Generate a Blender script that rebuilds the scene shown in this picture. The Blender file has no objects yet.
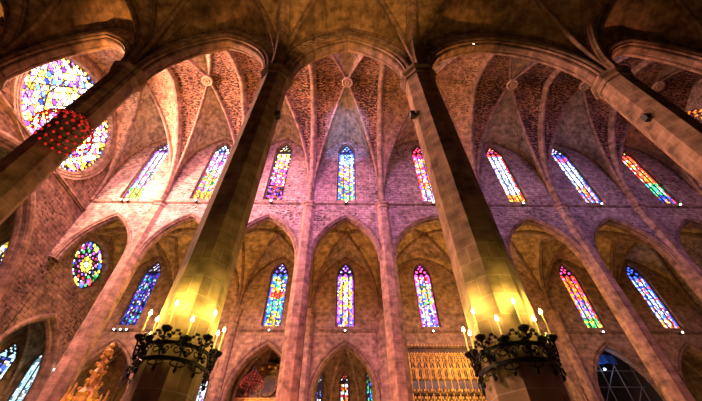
import bpy, bmesh, math, random
from mathutils import Vector, Matrix, noise
random.seed(7)
C = bpy.context.scene.collection
PI = math.pi

# ------------------------------------------------------------------ materials
def new_mat(name):
    m = bpy.data.materials.new(name); m.use_nodes = True
    nt = m.node_tree; nt.nodes.clear()
    out = nt.nodes.new('ShaderNodeOutputMaterial')
    return m, nt, out

def N(nt, typ, **kw):
    n = nt.nodes.new(typ)
    for k, v in kw.items():
        if k in ('loc',): continue
        if hasattr(n, k) and not k[0].isupper(): setattr(n, k, v)
    return n

def mixc(nt, fac, a, b, mode='MIX'):
    n = nt.nodes.new('ShaderNodeMix'); n.data_type = 'RGBA'; n.blend_type = mode
    for sock, v in ((n.inputs[0], fac), (n.inputs[6], a), (n.inputs[7], b)):
        if hasattr(v, 'is_linked') or hasattr(v, 'links'): nt.links.new(v, sock)
        elif isinstance(v, (int, float)): sock.default_value = v
        else: sock.default_value = (*v, 1)
    return n.outputs[2]

def ramp(nt, src, stops):
    r = nt.nodes.new('ShaderNodeValToRGB'); e = r.color_ramp.elements
    while len(e) > 1: e.remove(e[-1])
    e[0].position = stops[0][0]; e[0].color = (*[stops[0][1]]*3, 1)
    for p, v in stops[1:]:
        x = e.new(p); x.color = (v, v, v, 1)
    nt.links.new(src, r.inputs[0]); return r.outputs[0]

def stone(name, c1, c2, mortar, bw=.9, bh=.42, stain=(.09, .06, .05), stain_amt=.6, speck=0., msize=.02, offs=.5, stain_scale=.35, speck_scale=2.6):
    m, nt, out = new_mat(name)
    b = nt.nodes.new('ShaderNodeBsdfPrincipled'); b.inputs['Roughness'].default_value = .92
    b.inputs['Specular IOR Level'].default_value = .15
    uv = nt.nodes.new('ShaderNodeUVMap'); uv.uv_map = 'uv'
    br = nt.nodes.new('ShaderNodeTexBrick'); br.offset = offs
    for k, v in (('Scale', 1.), ('Mortar Size', msize), ('Brick Width', bw), ('Row Height', bh), ('Mortar Smooth', .3), ('Bias', 0.)): br.inputs[k].default_value = v
    br.inputs['Color1'].default_value = (*c1, 1); br.inputs['Color2'].default_value = (*c2, 1); br.inputs['Mortar'].default_value = (*mortar, 1)
    nt.links.new(uv.outputs[0], br.inputs['Vector'])
    geo = nt.nodes.new('ShaderNodeNewGeometry')
    n1 = nt.nodes.new('ShaderNodeTexNoise'); n1.inputs['Scale'].default_value = stain_scale; n1.inputs['Detail'].default_value = 6; n1.inputs['Roughness'].default_value = .62
    nt.links.new(geo.outputs['Position'], n1.inputs['Vector'])
    f1 = ramp(nt, n1.outputs[0], [(.42, 0), (.66, stain_amt)])
    col = mixc(nt, f1, br.outputs['Color'], stain)
    n2 = nt.nodes.new('ShaderNodeTexNoise'); n2.inputs['Scale'].default_value = 1.7; n2.inputs['Detail'].default_value = 5
    nt.links.new(geo.outputs['Position'], n2.inputs['Vector'])
    f2 = ramp(nt, n2.outputs[0], [(.3, .42), (.72, 1.35)])
    col = mixc(nt, 1., col, f2, 'MULTIPLY')
    if speck > 0:
        mp = nt.nodes.new('ShaderNodeMapping'); mp.inputs['Scale'].default_value = (1.1, 2.4, 1)
        nt.links.new(uv.outputs[0], mp.inputs['Vector'])
        n3 = nt.nodes.new('ShaderNodeTexNoise'); n3.inputs['Scale'].default_value = speck_scale; n3.inputs['Detail'].default_value = 3
        nt.links.new(mp.outputs[0], n3.inputs['Vector'])
        n4 = nt.nodes.new('ShaderNodeTexNoise'); n4.inputs['Scale'].default_value = .25
        nt.links.new(geo.outputs['Position'], n4.inputs['Vector'])
        a = nt.nodes.new('ShaderNodeMath'); a.operation = 'MULTIPLY_ADD'; a.inputs[1].default_value = .35; nt.links.new(n4.outputs[0], a.inputs[0]); nt.links.new(n3.outputs[0], a.inputs[2])
        f3 = ramp(nt, a.outputs[0], [(.90 - .19*speck, 0), (.95 - .19*speck, .93)])
        col = mixc(nt, f3, col, (.02, .013, .012))
    nt.links.new(col, b.inputs['Base Color'])
    bp = nt.nodes.new('ShaderNodeBump'); bp.inputs['Strength'].default_value = .5; bp.inputs['Distance'].default_value = .05
    s = nt.nodes.new('ShaderNodeMath'); s.operation = 'MULTIPLY_ADD'; s.inputs[1].default_value = -.6
    nt.links.new(br.outputs['Fac'], s.inputs[0]); nt.links.new(n2.outputs[0], s.inputs[2]); nt.links.new(s.outputs[0], bp.inputs['Height'])
    nt.links.new(bp.outputs[0], b.inputs['Normal'])
    nt.links.new(b.outputs[0], out.inputs[0]); return m

def plain(name, col, rough=.6, metal=0., emit=None, es=0., nscale=0, ncol=None):
    m, nt, out = new_mat(name)
    b = nt.nodes.new('ShaderNodeBsdfPrincipled'); b.inputs['Roughness'].default_value = rough; b.inputs['Metallic'].default_value = metal
    b.inputs['Base Color'].default_value = (*col, 1)
    if nscale:
        g = nt.nodes.new('ShaderNodeNewGeometry')
        n = nt.nodes.new('ShaderNodeTexNoise'); n.inputs['Scale'].default_value = nscale; n.inputs['Detail'].default_value = 4
        nt.links.new(g.outputs['Position'], n.inputs['Vector'])
        f = ramp(nt, n.outputs[0], [(.42, 0), (.6, 1)])
        nt.links.new(mixc(nt, f, col, ncol), b.inputs['Base Color'])
    if emit: b.inputs['Emission Color'].default_value = (*emit, 1); b.inputs['Emission Strength'].default_value = es
    nt.links.new(b.outputs[0], out.inputs[0]); return m

def glass_mat(name, strength):
    m, nt, out = new_mat(name)
    a = nt.nodes.new('ShaderNodeVertexColor'); a.layer_name = 'pane_colour'
    e = nt.nodes.new('ShaderNodeEmission'); e.inputs[1].default_value = strength
    nt.links.new(a.outputs[0], e.inputs[0]); nt.links.new(e.outputs[0], out.inputs[0]); return m

M = {}
M['pier'] = stone('pier_stone', (.40, .25, .18), (.33, .20, .14), (.48, .34, .25), 1.15, .62, stain_amt=.35)
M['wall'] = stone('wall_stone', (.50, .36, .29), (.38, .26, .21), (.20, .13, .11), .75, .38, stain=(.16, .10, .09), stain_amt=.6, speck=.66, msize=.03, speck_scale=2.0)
M['aislewall'] = stone('aisle_wall_stone', (.44, .29, .20), (.37, .24, .17), (.25, .16, .12), .95, .5, stain_amt=.4)
M['ribpale'] = stone('pale_rib_stone', (.52, .38, .24), (.46, .33, .20), (.28, .2, .13), .42, 5., stain_amt=.3, msize=.025, offs=0)
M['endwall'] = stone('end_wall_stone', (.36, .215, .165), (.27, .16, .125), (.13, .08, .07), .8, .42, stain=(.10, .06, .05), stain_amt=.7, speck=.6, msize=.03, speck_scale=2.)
M['boss'] = plain('carved_boss_stone', (.44, .30, .19), .9, nscale=5., ncol=(.22, .13, .08))
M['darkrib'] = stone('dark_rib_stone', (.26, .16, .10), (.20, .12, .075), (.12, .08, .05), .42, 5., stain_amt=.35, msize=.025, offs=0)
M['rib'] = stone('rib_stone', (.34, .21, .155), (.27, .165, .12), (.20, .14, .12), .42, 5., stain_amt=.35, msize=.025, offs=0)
M['brick'] = stone('vault_brick', (.44, .24, .14), (.32, .15, .09), (.10, .05, .04), .5, .26, stain=(.12, .06, .05), stain_amt=.5, speck=1.2, msize=.03, speck_scale=2.2)
M['brick2'] = stone('vault_brick_pale', (.52, .31, .19), (.43, .25, .15), (.25, .14, .09), .6, .3, stain_amt=.4, speck=.8, msize=.025)
M['plaster'] = stone('vault_plaster', (.50, .38, .28), (.46, .34, .25), (.42, .31, .23), 1.5, .7, stain=(.10, .075, .06), stain_amt=.5, stain_scale=.8, speck=.5)
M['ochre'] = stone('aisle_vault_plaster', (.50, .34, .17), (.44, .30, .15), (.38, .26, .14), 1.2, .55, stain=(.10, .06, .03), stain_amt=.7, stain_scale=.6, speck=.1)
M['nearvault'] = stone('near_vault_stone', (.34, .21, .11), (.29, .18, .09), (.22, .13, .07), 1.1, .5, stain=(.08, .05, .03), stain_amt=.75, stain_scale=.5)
M['chapel'] = stone('chapel_stone', (.40, .28, .16), (.34, .24, .14), (.24, .16, .10), .9, .45, stain_amt=.4)
M['dark'] = plain('lead', (.025, .02, .02), .7)
M['tracery'] = plain('tracery_stone', (.12, .08, .07), .9)
M['iron'] = plain('wrought_iron', (.012, .011, .012), .45, .6)
M['candle'] = plain('candle_wax', (.8, .7, .42), .5)
M['flame'] = plain('flame', (1, .9, .5), .5, 0, (1., .72, .22), 26)
M['lampglass'] = plain('lamp_glass', (1, 1, 1), .5, 0, (1., .93, .85), 9)
M['bluelamp'] = plain('blue_lamp_glass', (.6, .8, 1), .5, 0, (.35, .65, 1.), 6)
M['red'] = plain('red_lamp_glass', (.35, .012, .01), .25, 0, (1., .03, .015), .45)
M['reddim'] = plain('dim_red_lamp_glass', (.30, .03, .025), .3, 0, (1., .06, .03), .06)
M['orangelamp'] = plain('orange_lamp_glass', (.5, .1, .02), .3, 0, (1., .22, .03), 1.6)
M['gold'] = plain('gilded_wood', (.85, .52, .11), .42, .25, nscale=3., ncol=(.45, .25, .05))
M['golddark'] = plain('aged_gilding', (.22, .13, .05), .5, .4, nscale=4., ncol=(.05, .03, .015))
M['panel'] = plain('dark_panel', (.16, .13, .12), .6, nscale=1.5, ncol=(.09, .09, .12))
M['paint'] = plain('dark_painting', (.10, .045, .025), .5, nscale=1.2, ncol=(.03, .02, .02))
M['spire'] = plain('carved_gilt_stone', (.60, .32, .07), .6, .1, nscale=3., ncol=(.36, .17, .04))
M['steel'] = plain('steel_tube', (.16, .16, .15), .5, .4)
M['tarp'] = plain('blue_tarpaulin', (.03, .10, .42), .6)
M['unlit_dark'] = plain('unlit_masonry', (.035, .03, .03), .9)  # lack of light put into the colour: near-black masonry
M['box'] = plain('black_box', (.03, .025, .03), .6)
M['floor'] = stone('floor_slabs', (.22, .16, .13), (.18, .13, .11), (.2, .15, .12), 1., 1., stain_amt=.3)

# ------------------------------------------------------------------ mesh builder
class MB:
    def __init__(s): s.v = []; s.f = []; s.uv = []; s.col = []
    def face(s, pts, uv=None, col=None):
        b = len(s.v); s.v += [tuple(p) for p in pts]; s.f.append(tuple(range(b, b+len(pts)))); s.uv.append(uv); s.col.append(col)
    def grid(s, P, U=None, close=False):
        # P: rows of points
        for i in range(len(P)-1):
            n = len(P[i]); rng = range(n if close else n-1)
            for j in rng:
                k = (j+1) % n
                q = [P[i][j], P[i][k], P[i+1][k], P[i+1][j]]
                uv = [U[i][j], U[i][j+1], U[i+1][j+1], U[i+1][j]] if U else None
                s.face(q, uv)
    def box(s, a, b, T=None):
        x0, y0, z0 = a; x1, y1, z1 = b
        c = [Vector(p) for p in ((x0,y0,z0),(x1,y0,z0),(x1,y1,z0),(x0,y1,z0),(x0,y0,z1),(x1,y0,z1),(x1,y1,z1),(x0,y1,z1))]
        if T: c = [T(p) for p in c]
        for f in ((0,3,2,1),(4,5,6,7),(0,1,5,4),(1,2,6,5),(2,3,7,6),(3,0,4,7)): s.face([c[i] for i in f])
    def lathe(s, prof, n=8, o=(0,0,0), rot=0, sx=1, sy=1, cap=True):
        R = []
        for r, z in prof:
            R.append([(o[0]+r*sx*math.cos(rot+2*PI*k/n), o[1]+r*sy*math.sin(rot+2*PI*k/n), o[2]+z) for k in range(n)])
        s.grid(R, close=True)
        if cap:
            s.face(list(reversed(R[0]))); s.face(R[-1])
    def tube(s, pts, r, n=6, close=False):
        pts = [Vector(p) for p in pts]; R = []; m = len(pts)
        for i, p in enumerate(pts):
            a = pts[i-1] if (i > 0 or close) else p; b = pts[(i+1) % m] if (i < m-1 or close) else p
            t = (b-a).normalized(); ref = Vector((0,0,1)) if abs(t.z) < .95 else Vector((1,0,0))
            u = t.cross(ref).normalized(); w = u.cross(t)
            rr = r[i] if isinstance(r, (list, tuple)) else r
            R.append([p + u*rr*math.cos(2*PI*k/n) + w*rr*math.sin(2*PI*k/n) for k in range(n)])
        if close: R.append(R[0])
        s.grid(R, close=True)
        if not close: s.face(list(reversed(R[0]))); s.face(R[-1])
    def sweep(s, path, prof, P, caps=True):
        # path: 2D points; prof: closed list of (n, b); P(x, z, b) -> world
        m = len(path); R = []; U = []; L = 0
        per = [0]
        for i in range(len(prof)):
            a, b = prof[i], prof[(i+1) % len(prof)]; per.append(per[-1]+math.hypot(a[0]-b[0], a[1]-b[1]))
        for i, (x, z) in enumerate(path):
            a = path[max(0, i-1)]; b = path[min(m-1, i+1)]
            tx, tz = b[0]-a[0], b[1]-a[1]; l = math.hypot(tx, tz) or 1; tx /= l; tz /= l
            nx, nz = -tz, tx            # left normal
            sc = 1.
            if 0 < i < m-1:
                t1 = Vector((x-a[0], z-a[1])).normalized(); c = max(.5, t1.x*tx+t1.y*tz); sc = 1/c
            if i: L += math.hypot(x-path[i-1][0], z-path[i-1][1])
            R.append([P(x+nx*n*sc, z+nz*n*sc, b_) for n, b_ in prof]); U.append([(L, p) for p in per])
        s.grid(R, U, close=True)
        if caps: s.face(list(reversed(R[0]))); s.face(R[-1])
    def build(s, name, mat, parent=None, smooth=False, weld=True):
        me = bpy.data.meshes.new(name); me.from_pydata(s.v, [], s.f); me.update()
        uvl = me.uv_layers.new(name='uv')
        for p in me.polygons:
            n = p.normal; given = s.uv[p.index]
            if abs(n.z) > .75: f = lambda c: (c.x, c.y)
            else:
                t = Vector((-n.y, n.x, 0)); t = t.normalized() if t.length > 1e-6 else Vector((1,0,0))
                f = lambda c, t=t: (c.x*t.x+c.y*t.y, c.z)
            for k, li in enumerate(p.loop_indices):
                uvl.data[li].uv = given[k] if given else f(me.vertices[p.vertices[k]].co)
        if any(c is not None for c in s.col):
            ca = me.color_attributes.new('pane_colour', 'FLOAT_COLOR', 'CORNER')
            for p in me.polygons:
                c = s.col[p.index] or (0,0,0)
                for li in p.loop_indices: ca.data[li].color = (*c, 1)
        if weld:
            bm = bmesh.new(); bm.from_mesh(me); bmesh.ops.remove_doubles(bm, verts=bm.verts, dist=.0005); bm.to_mesh(me); bm.free()
        if smooth:
            for p in me.polygons: p.use_smooth = True
        me.materials.append(M[mat] if isinstance(mat, str) else mat)
        o = bpy.data.objects.new(name, me); C.objects.link(o)
        if parent: o.parent = parent
        return o

def tag(o, label, cat=None, group=None, kind=None):
    o['label'] = label
    if cat: o['category'] = cat
    if group: o['group'] = group
    if kind: o['kind'] = kind
    return o
def empty(name, loc, label, cat=None, group=None, kind=None):
    o = bpy.data.objects.new(name, None); C.objects.link(o); o.location = loc; o.empty_display_size = .3
    return tag(o, label, cat, group, kind)
def copy_tree(o, parent=None):
    c = o.copy(); C.objects.link(c); c.parent = parent
    for ch in o.children: copy_tree(ch, c)
    return c

# ------------------------------------------------------------------ arch curves
def pointed(xc, a, zs, za, n=14, z0=None):
    h = za-zs; r = (a*a+h*h)/(2*a); pts = []
    te = math.acos(max(-1, min(1, (r-a)/r)))
    for i in range(n+1):
        t = te*i/n; pts.append((xc-a + r - r*math.cos(t), zs + r*math.sin(t)))
    right = [(2*xc-x, z) for x, z in reversed(pts[:-1])]
    out = pts+right
    if z0 is not None and z0 < zs-.01: out = [(xc-a, z0)]+out+[(xc+a, z0)]
    return out
def quarter(a, zs, za, n=16, stilt=0):
    zs2 = zs+stilt; h = za-zs2; r = (a*a+h*h)/(2*a); te = math.acos(max(-1, min(1, (r-a)/r)))
    arc = [(r-r*math.cos(te*i/40), zs2+r*math.sin(te*i/40)) for i in range(41)]
    if stilt: arc = [(0, zs+stilt*k/10) for k in range(10)]+arc
    # resample by length
    L = [0]
    for i in range(1, len(arc)): L.append(L[-1]+math.dist(arc[i-1], arc[i]))
    out = []
    for k in range(n+1):
        d = L[-1]*k/n; i = 1
        while i < len(L)-1 and L[i] < d: i += 1
        f = (d-L[i-1])/(L[i]-L[i-1]); out.append((arc[i-1][0]+(arc[i][0]-arc[i-1][0])*f, arc[i-1][1]+(arc[i][1]-arc[i-1][1])*f))
    return out

# wall panel with one opening (column strips), local x,z and depth d
def panel(mb, P, x0, x1, z0, z1, top=None, bot=None, th=1.4, back=True, ends=True):
    """top/bot: lists of (x,z) with the same x's; opening between them; bot None = open down to z0"""
    def both(q):
        mb.face([P(x, z, 0) for x, z in q])
        if back: mb.face([P(x, z, th) for x, z in reversed(q)])
    if not top:
        both([(x0,z0),(x1,z0),(x1,z1),(x0,z1)])
    else:
        xa, xb = top[0][0], top[-1][0]
        if xa > x0+1e-4: both([(x0,z0),(xa,z0),(xa,z1),(x0,z1)])
        if xb < x1-1e-4: both([(xb,z0),(x1,z0),(x1,z1),(xb,z1)])
        for a, b in zip(top, top[1:]):
            if b[0]-a[0] > 1e-5: both([a, b, (b[0], z1), (a[0], z1)])
            mb.face([P(a[0],a[1],0), P(a[0],a[1],th), P(b[0],b[1],th), P(b[0],b[1],0)])
        if bot:
            for a, b in zip(bot, bot[1:]):
                if b[0]-a[0] > 1e-5: both([(a[0], z0), (b[0], z0), b, a])
                mb.face([P(a[0],a[1],0), P(b[0],b[1],0), P(b[0],b[1],th), P(a[0],a[1],th)])
        lo_a = bot[0][1] if bot else z0; lo_b = bot[-1][1] if bot else z0
        if top[0][1] > lo_a+1e-3: mb.face([P(xa,lo_a,0), P(xa,lo_a,th), P(xa,top[0][1],th), P(xa,top[0][1],0)])
        if top[-1][1] > lo_b+1e-3: mb.face([P(xb,lo_b,0), P(xb,top[-1][1],0), P(xb,top[-1][1],th), P(xb,lo_b,th)])
def lancet_open(xc, w, zsill, ztop):
    t = pointed(xc, w/2, ztop-w*.95, ztop, 8); return t, [(x, zsill) for x, _ in t]
def circle_open(xc, zc, r, n=24):
    t = [(xc-r*math.cos(PI*i/n), zc+r*math.sin(PI*i/n)) for i in range(n+1)]
    return t, [(x, 2*zc-z) for x, z in t]

# ------------------------------------------------------------------ plan
B = [-31.6, -23.0, -14.0, -4.55, 4.55, 17.1, 26.9, 36.7, 46.6]
NB = len(B)-1
YN, YF, YW = 9.4, 30.0, 40.7
PR = .87                                   # pier: half width across flats
ZC, ZS = 23.3, 32.2; ZCN = 22.7                        # aisle capital, nave string course
HT = .5      # half thickness of the arcade walls
def facing(y0):   return lambda x, z, d: (x, y0+d, z)

PAL = dict(w=(1.,.97,.95), c=(.45,.85,1.), b=(.05,.12,.95), n=(.02,.03,.35), p=(.35,.08,.85), m=(.85,.08,.55), r=(.95,.05,.04), o=(1.,.32,.03), y=(1.,.80,.08), g=(.06,.60,.15), t=(.05,.55,.55), k=(.02,.012,.02), l=(.70,.62,1.), e=(.55,.8,.15))
def pick(s, zfrac=None):
    ch = random.choice(s); c = PAL[ch]; v = random.choice((.2, .6, .85, 1., 1.15, 1.3)); return tuple(x*v for x in c)

WG = {}
def window_glass(P, xc, w, zsill, ztop, zones, edge, lights=3, d=.5):
    """one mesh of small coloured panes; zones = [(upper fraction, palette letters)]"""
    mb = MB(); lw = w/lights; hz = ztop-w*.95; rowh = .28
    rows = int((hz-zsill)/rowh)
    for li in range(lights):
        xa = xc-w/2+li*lw+.06; xb = xa+lw-.12; nc = 3
        xs0 = [xa+(xb-xa)*k/nc for k in range(nc+1)]
        z = zsill+.06; prev = None
        for r in range(rows+1):
            z2 = min(hz, z+rowh*random.uniform(.7, 1.3)) if r < rows else hz
            if z2-z < .05: continue
            fr = (z-zsill)/(ztop-zsill); zs = next((pal for f, pal in zones if fr <= f), zones[-1][1])
            xs = [xs0[0]]+[x+random.uniform(-.06, .06) for x in xs0[1:-1]]+[xs0[-1]]
            pv = prev or xs
            for k in range(nc):
                pal = edge if (edge and ((li == 0 and k == 0) or (li == lights-1 and k == nc-1)) and random.random() < .75) else zs
                g = .018
                mb.face([P(pv[k]+g, z+g, d), P(pv[k+1]-g, z+g, d), P(xs[k+1]-g, z2-g, d), P(xs[k]+g, z2-g, d)], col=pick(pal))
            prev = xs; z = z2
            if z >= hz-.01: break
    # head: foiled openings
    pal = edge or zones[-1][1]; last = zones[-1][1]
    def disc(cx, cz, r, n=10, pl=last):
        mb.face([P(cx+r*math.cos(2*PI*k/n), cz+r*math.sin(2*PI*k/n), d) for k in range(n)], col=pick(pl))
    for li in range(lights):
        cx = xc-w/2+(li+.5)*lw
        mb.face([P(cx-lw*.4, hz+.04, d), P(cx+lw*.4, hz+.04, d), P(cx+lw*.22, hz+lw*.42, d), P(cx, hz+lw*.62, d), P(cx-lw*.22, hz+lw*.42, d)], col=pick(pal))
    for cx, cz, r in ((-.25*w, .50, .15), (.25*w, .50, .15), (0, .62, .15), (-.11*w, .86, .13), (.11*w, .86, .13), (0, 1.12, .12)):
        zz = hz+cz*w*.72
        for k in range(4): disc(xc+cx+.5*r*w*.55*math.cos(PI/4+k*PI/2), zz+.5*r*w*.55*math.sin(PI/4+k*PI/2), r*w*.30, 8, pal if k % 2 else last)
    return mb

def make_window(idx, P, xc, w, zsill, ztop, zones, edge, label, lights=3, strength=3.2, d=.5):
    key = round(strength, 2)
    if key not in WG: WG[key] = glass_mat('stained_glass_%d' % (len(WG)+1), strength)
    mb = MB()   # tracery plate behind the panes + mullions in front
    t, b = lancet_open(xc, w, zsill, ztop)
    mb.face([P(x, z, d+.10) for x, z in t]+[P(t[-1][0], zsill, d+.10), P(t[0][0], zsill, d+.10)])
    mb.face([P(x, z, d+.04) for x, z in reversed(t)]+[P(t[0][0], zsill, d+.04), P(t[-1][0], zsill, d+.04)])
    root = mb.build('window_%d' % idx, 'dark'); tag(root, label, kind='structure')
    window_glass(P, xc, w, zsill, ztop, zones, edge, lights, d).build('stained_glass', WG[key], root)
    lw = w/lights; hz = ztop-w*.95
    for k in range(1, lights):
        m2 = MB(); x = xc-w/2+k*lw
        a = Vector(P(x-.05, zsill, d-.12)); 
        m2.sweep([(x, zsill), (x, hz+.15)], [(-.045,-.06),(.045,-.06),(.045,.05),(-.045,.05)], lambda x_, z_, b_: P(x_, z_, d-.06+b_)); m2.build('mullion', 'tracery', root)
    m3 = MB()
    m3.sweep([(x, z) for x, z in [(t[0][0], zsill)]+t+[(t[-1][0], zsill)]], [(-.09,-.10),(.05,-.10),(.05,.06),(-.09,.06)], lambda x_, z_, b_: P(x_, z_, d-.05+b_))
    m3.build('window_frame', 'tracery', root)
    return root

# ------------------------------------------------------------------ vault cells
def V3(o, d, s, z): return Vector((o[0]+d[0]*s, o[1]+d[1]*s, z))
def halfcell(mb, cA, eF, eG, F, G, n=16, m=5, bulge=.25, flip=False):
    """cA corner (x,y); F / G quarter curves [(s,z)] toward plan points eF / eG"""
    def pt(e, c):
        a = c[-1][0]; return [Vector((cA[0]+(e[0]-cA[0])*s/a, cA[1]+(e[1]-cA[1])*s/a, z)) for s, z in c]
    A, D = pt(eF, F), pt(eG, G); P = []; U = []
    L = 0
    for i in range(n+1):
        if i: L += (A[i]-A[i-1]).length*.5+(D[i]-D[i-1]).length*.5
        row = []; ur = []; w = (D[i]-A[i]).length
        for j in range(m+1):
            f = j/m; p = A[i].lerp(D[i], f); p.z += bulge*math.sin(PI*f)*min(1, i/n*1.5); row.append(p); ur.append((f*w, L))
        P.append(row); U.append(ur)
    mb.grid(P, U)

RIB_S = [(.15,-.20),(-.12,-.20),(-.26,-.17),(-.36,-.08),(-.40,0),(-.36,.08),(-.26,.17),(-.12,.20),(.15,.20)]
RIB_T = [(.15,-.42),(-.14,-.42),(-.20,-.30),(-.30,-.34),(-.40,-.22),(-.52,-.16),(-.56,0),(-.52,.16),(-.40,.22),(-.30,.34),(-.20,.30),(-.14,.42),(.15,.42)]
RIB_X = [(.1,-.14),(-.1,-.14),(-.24,-.06),(-.26,0),(-.24,.06),(-.1,.14),(.1,.14)]
def rib(curve, cA, e, prof, name, mat, parent):
    dx, dy = e[0]-cA[0], e[1]-cA[1]; l = math.hypot(dx, dy); ux, uy = dx/l, dy/l; a = curve[-1][0]; k = l/a
    P = lambda s, z, b: (cA[0]+ux*s-uy*b, cA[1]+uy*s+ux*b, z)
    mb = MB(); mb.sweep([(s*k, z) for s, z in curve], prof, P); return mb.build(name, mat, parent, False)

def vault_bay(name, label, x0, x1, ya, yb, zs, crown, tz, fz, stilt, mats, tr_left=True, boss_r=.55, bossmat='rib', tprof=RIB_T, dprof=RIB_S, rm='rib'):
    """mats: (E/W cell, N/S cell) ; ya<yb; crown at centre; tz: apex of transverse arch; fz: apex of wall arches"""
    xc, yc = (x0+x1)/2, (ya+yb)/2
    hx, hy = (x1-x0)/2, (yb-ya)/2; D = math.hypot(hx, hy)
    T = quarter(hy, zs, tz); F = quarter(hx, zs, fz, stilt=stilt); G = quarter(D, zs, crown)
    ew = MB()
    for cx in (x0, x1):
        for cy in (ya, yb): halfcell(ew, (cx, cy), (cx, yc), (xc, yc), T, G)
    root = ew.build(name, mats[0], smooth=False); tag(root, label, kind='structure')
    for cy in (ya, yb):
        ns = MB()
        for cx in (x0, x1): halfcell(ns, (cx, cy), (xc, cy), (xc, yc), F, G)
        ns.build('vault_web', mats[1], root)
    for o in [root]+list(root.children):
        md = o.modifiers.new('thick', 'SOLIDIFY'); md.thickness = .25; md.offset = 0
    for cx in (x0, x1):
        for cy in (ya, yb): rib(G, (cx, cy), (xc, yc), dprof, 'diagonal_rib', rm, root)
    if tr_left:
        Tf = [(s, z) for s, z in T]; full = Tf+[(2*hy-s, z) for s, z in reversed(Tf[:-1])]
        mb = MB(); mb.sweep(full, tprof, lambda s, z, b: (x0-b, ya+s, z)); mb.build('transverse_rib', rm, root)
    for cy, sg in ((ya, 1), (yb, -1)):
        full = F+[(2*hx-s, z) for s, z in reversed(F[:-1])]
        mb = MB(); mb.sweep(full, [(.1,-.12),(-.16,-.12),(-.22,0),(-.16,.12),(.1,.12)], lambda s, z, b: (x0+s, cy+sg*.12+b, z)); mb.build('wall_rib', rm, root)
    b = MB(); zc = crown-.85
    b.lathe([(boss_r*.4,.8),(boss_r*.55,.45),(boss_r*.8,.3),(boss_r,.12),(boss_r,-.05),(boss_r*.85,-.16),(boss_r*.6,-.10),(boss_r*.55,-.02)], 20, (xc, yc, zc))
    for k in range(8):
        a = k*PI/4; b.lathe([(.02,-.2),(.11,-.16),(.14,-.05),(.08,.0)], 6, (xc+boss_r*.33*math.cos(a), yc+boss_r*.33*math.sin(a), zc))
    b.build('vault_boss', bossmat, root)
    return root

posn = ['first', 'second', 'third', 'fourth', 'fifth', 'sixth', 'seventh', 'eighth']
# nave vault
for i in range(NB):
    pale = i in (0, 4)
    vault_bay('ceiling_nave', 'high nave vault of the %s bay from the great rose window' % posn[i], B[i], B[i+1], YN+HT-.02, YF-HT+.02, ZS, 46., 45.6, 46.4, 6.5,
              ('brick2' if pale else 'brick', 'plaster'), tr_left=i > 0, boss_r=.74, tprof=RIB_T, bossmat='boss')
for i in range(NB):
    vault_bay('ceiling_far_aisle', 'ochre side aisle vault behind the %s far arch from the left end wall' % posn[i], B[i], B[i+1], YF+HT-.02, YW, ZC+.5, 32.7, 31.7, 32.3, 1.,
              ('ochre', 'ochre'), tr_left=i > 0, boss_r=.5, tprof=RIB_S, rm='darkrib')
for i in range(NB):
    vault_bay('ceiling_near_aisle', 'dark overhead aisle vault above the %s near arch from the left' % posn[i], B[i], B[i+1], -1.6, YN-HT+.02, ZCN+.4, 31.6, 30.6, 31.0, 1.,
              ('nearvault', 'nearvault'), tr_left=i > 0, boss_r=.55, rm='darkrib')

# ------------------------------------------------------------------ nave arcades
def arcade_wall(name, label, yc, top, windows, AP, ZC):
    th = 2*HT; y0 = yc-th/2; mb = MB(); P = facing(y0); arches = []
    for i in range(NB):
        xc = (B[i]+B[i+1])/2; a = (B[i+1]-B[i])/2-PR+.12
        t = pointed(xc, a, ZC+.5, AP, 16)
        panel(mb, P, B[i], B[i+1], ZC+.5, ZS-.4, t, None, th)
        arches.append((xc, a))
        if windows:
            tt, bb = lancet_open(xc, 2.5, ZS+.1, 45.5)
            panel(mb, P, B[i], B[i+1], ZS-.4, top, tt, bb, th)
        else: panel(mb, P, B[i], B[i+1], ZS-.4, top, th=th)
    w = mb.build(name, 'wall'); tag(w, label, kind='structure')
    for xc, a in arches:
        t = pointed(xc, a, ZC+.3, AP, 18)
        for prof, nm in (([(.02,-.26),(-.12,-.26),(-.22,-.17),(-.22,.17),(-.12,.26),(.02,.26)], 'arch_moulding'),
                         ([(.34,-.60),(.20,-.64),(.10,-.58),(.04,-.49),(.34,-.49)], 'hood_moulding'), ([(.34,.60),(.34,.49),(.04,.49),(.10,.58),(.20,.64)], 'hood_moulding'),
                         ([(.02,-.50),(-.08,-.47),(-.11,-.39),(-.07,-.31),(.02,-.28)], 'roll_moulding'), ([(.02,.28),(-.07,.31),(-.11,.39),(-.08,.47),(.02,.50)], 'roll_moulding')):
            m2 = MB(); m2.sweep(t, prof, lambda x, z, b: (x, yc+b, z)); m2.build(nm, 'rib', w)
    return w
wf = arcade_wall('wall_nave_far', 'clerestory wall above the far arcade, with tall stained glass windows', YF, 46.8, True, 29.95, ZC)
wn = arcade_wall('wall_nave_near', 'arcade wall between the near piers and the dark aisle vault', YN, 46.8, True, 29.2, ZCN)
# string courses
for (wl, y) in ((wf, YF-HT),):
    for i in range(NB):
        m = MB(); m.box((B[i]+.3, y-.16, ZS-.14), (B[i+1]-.3, y, ZS+.02)); m.box((B[i]+.3, y-.08, ZS-.26), (B[i+1]-.3, y, ZS-.14)); m.build('string_course', 'rib', wl)

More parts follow.
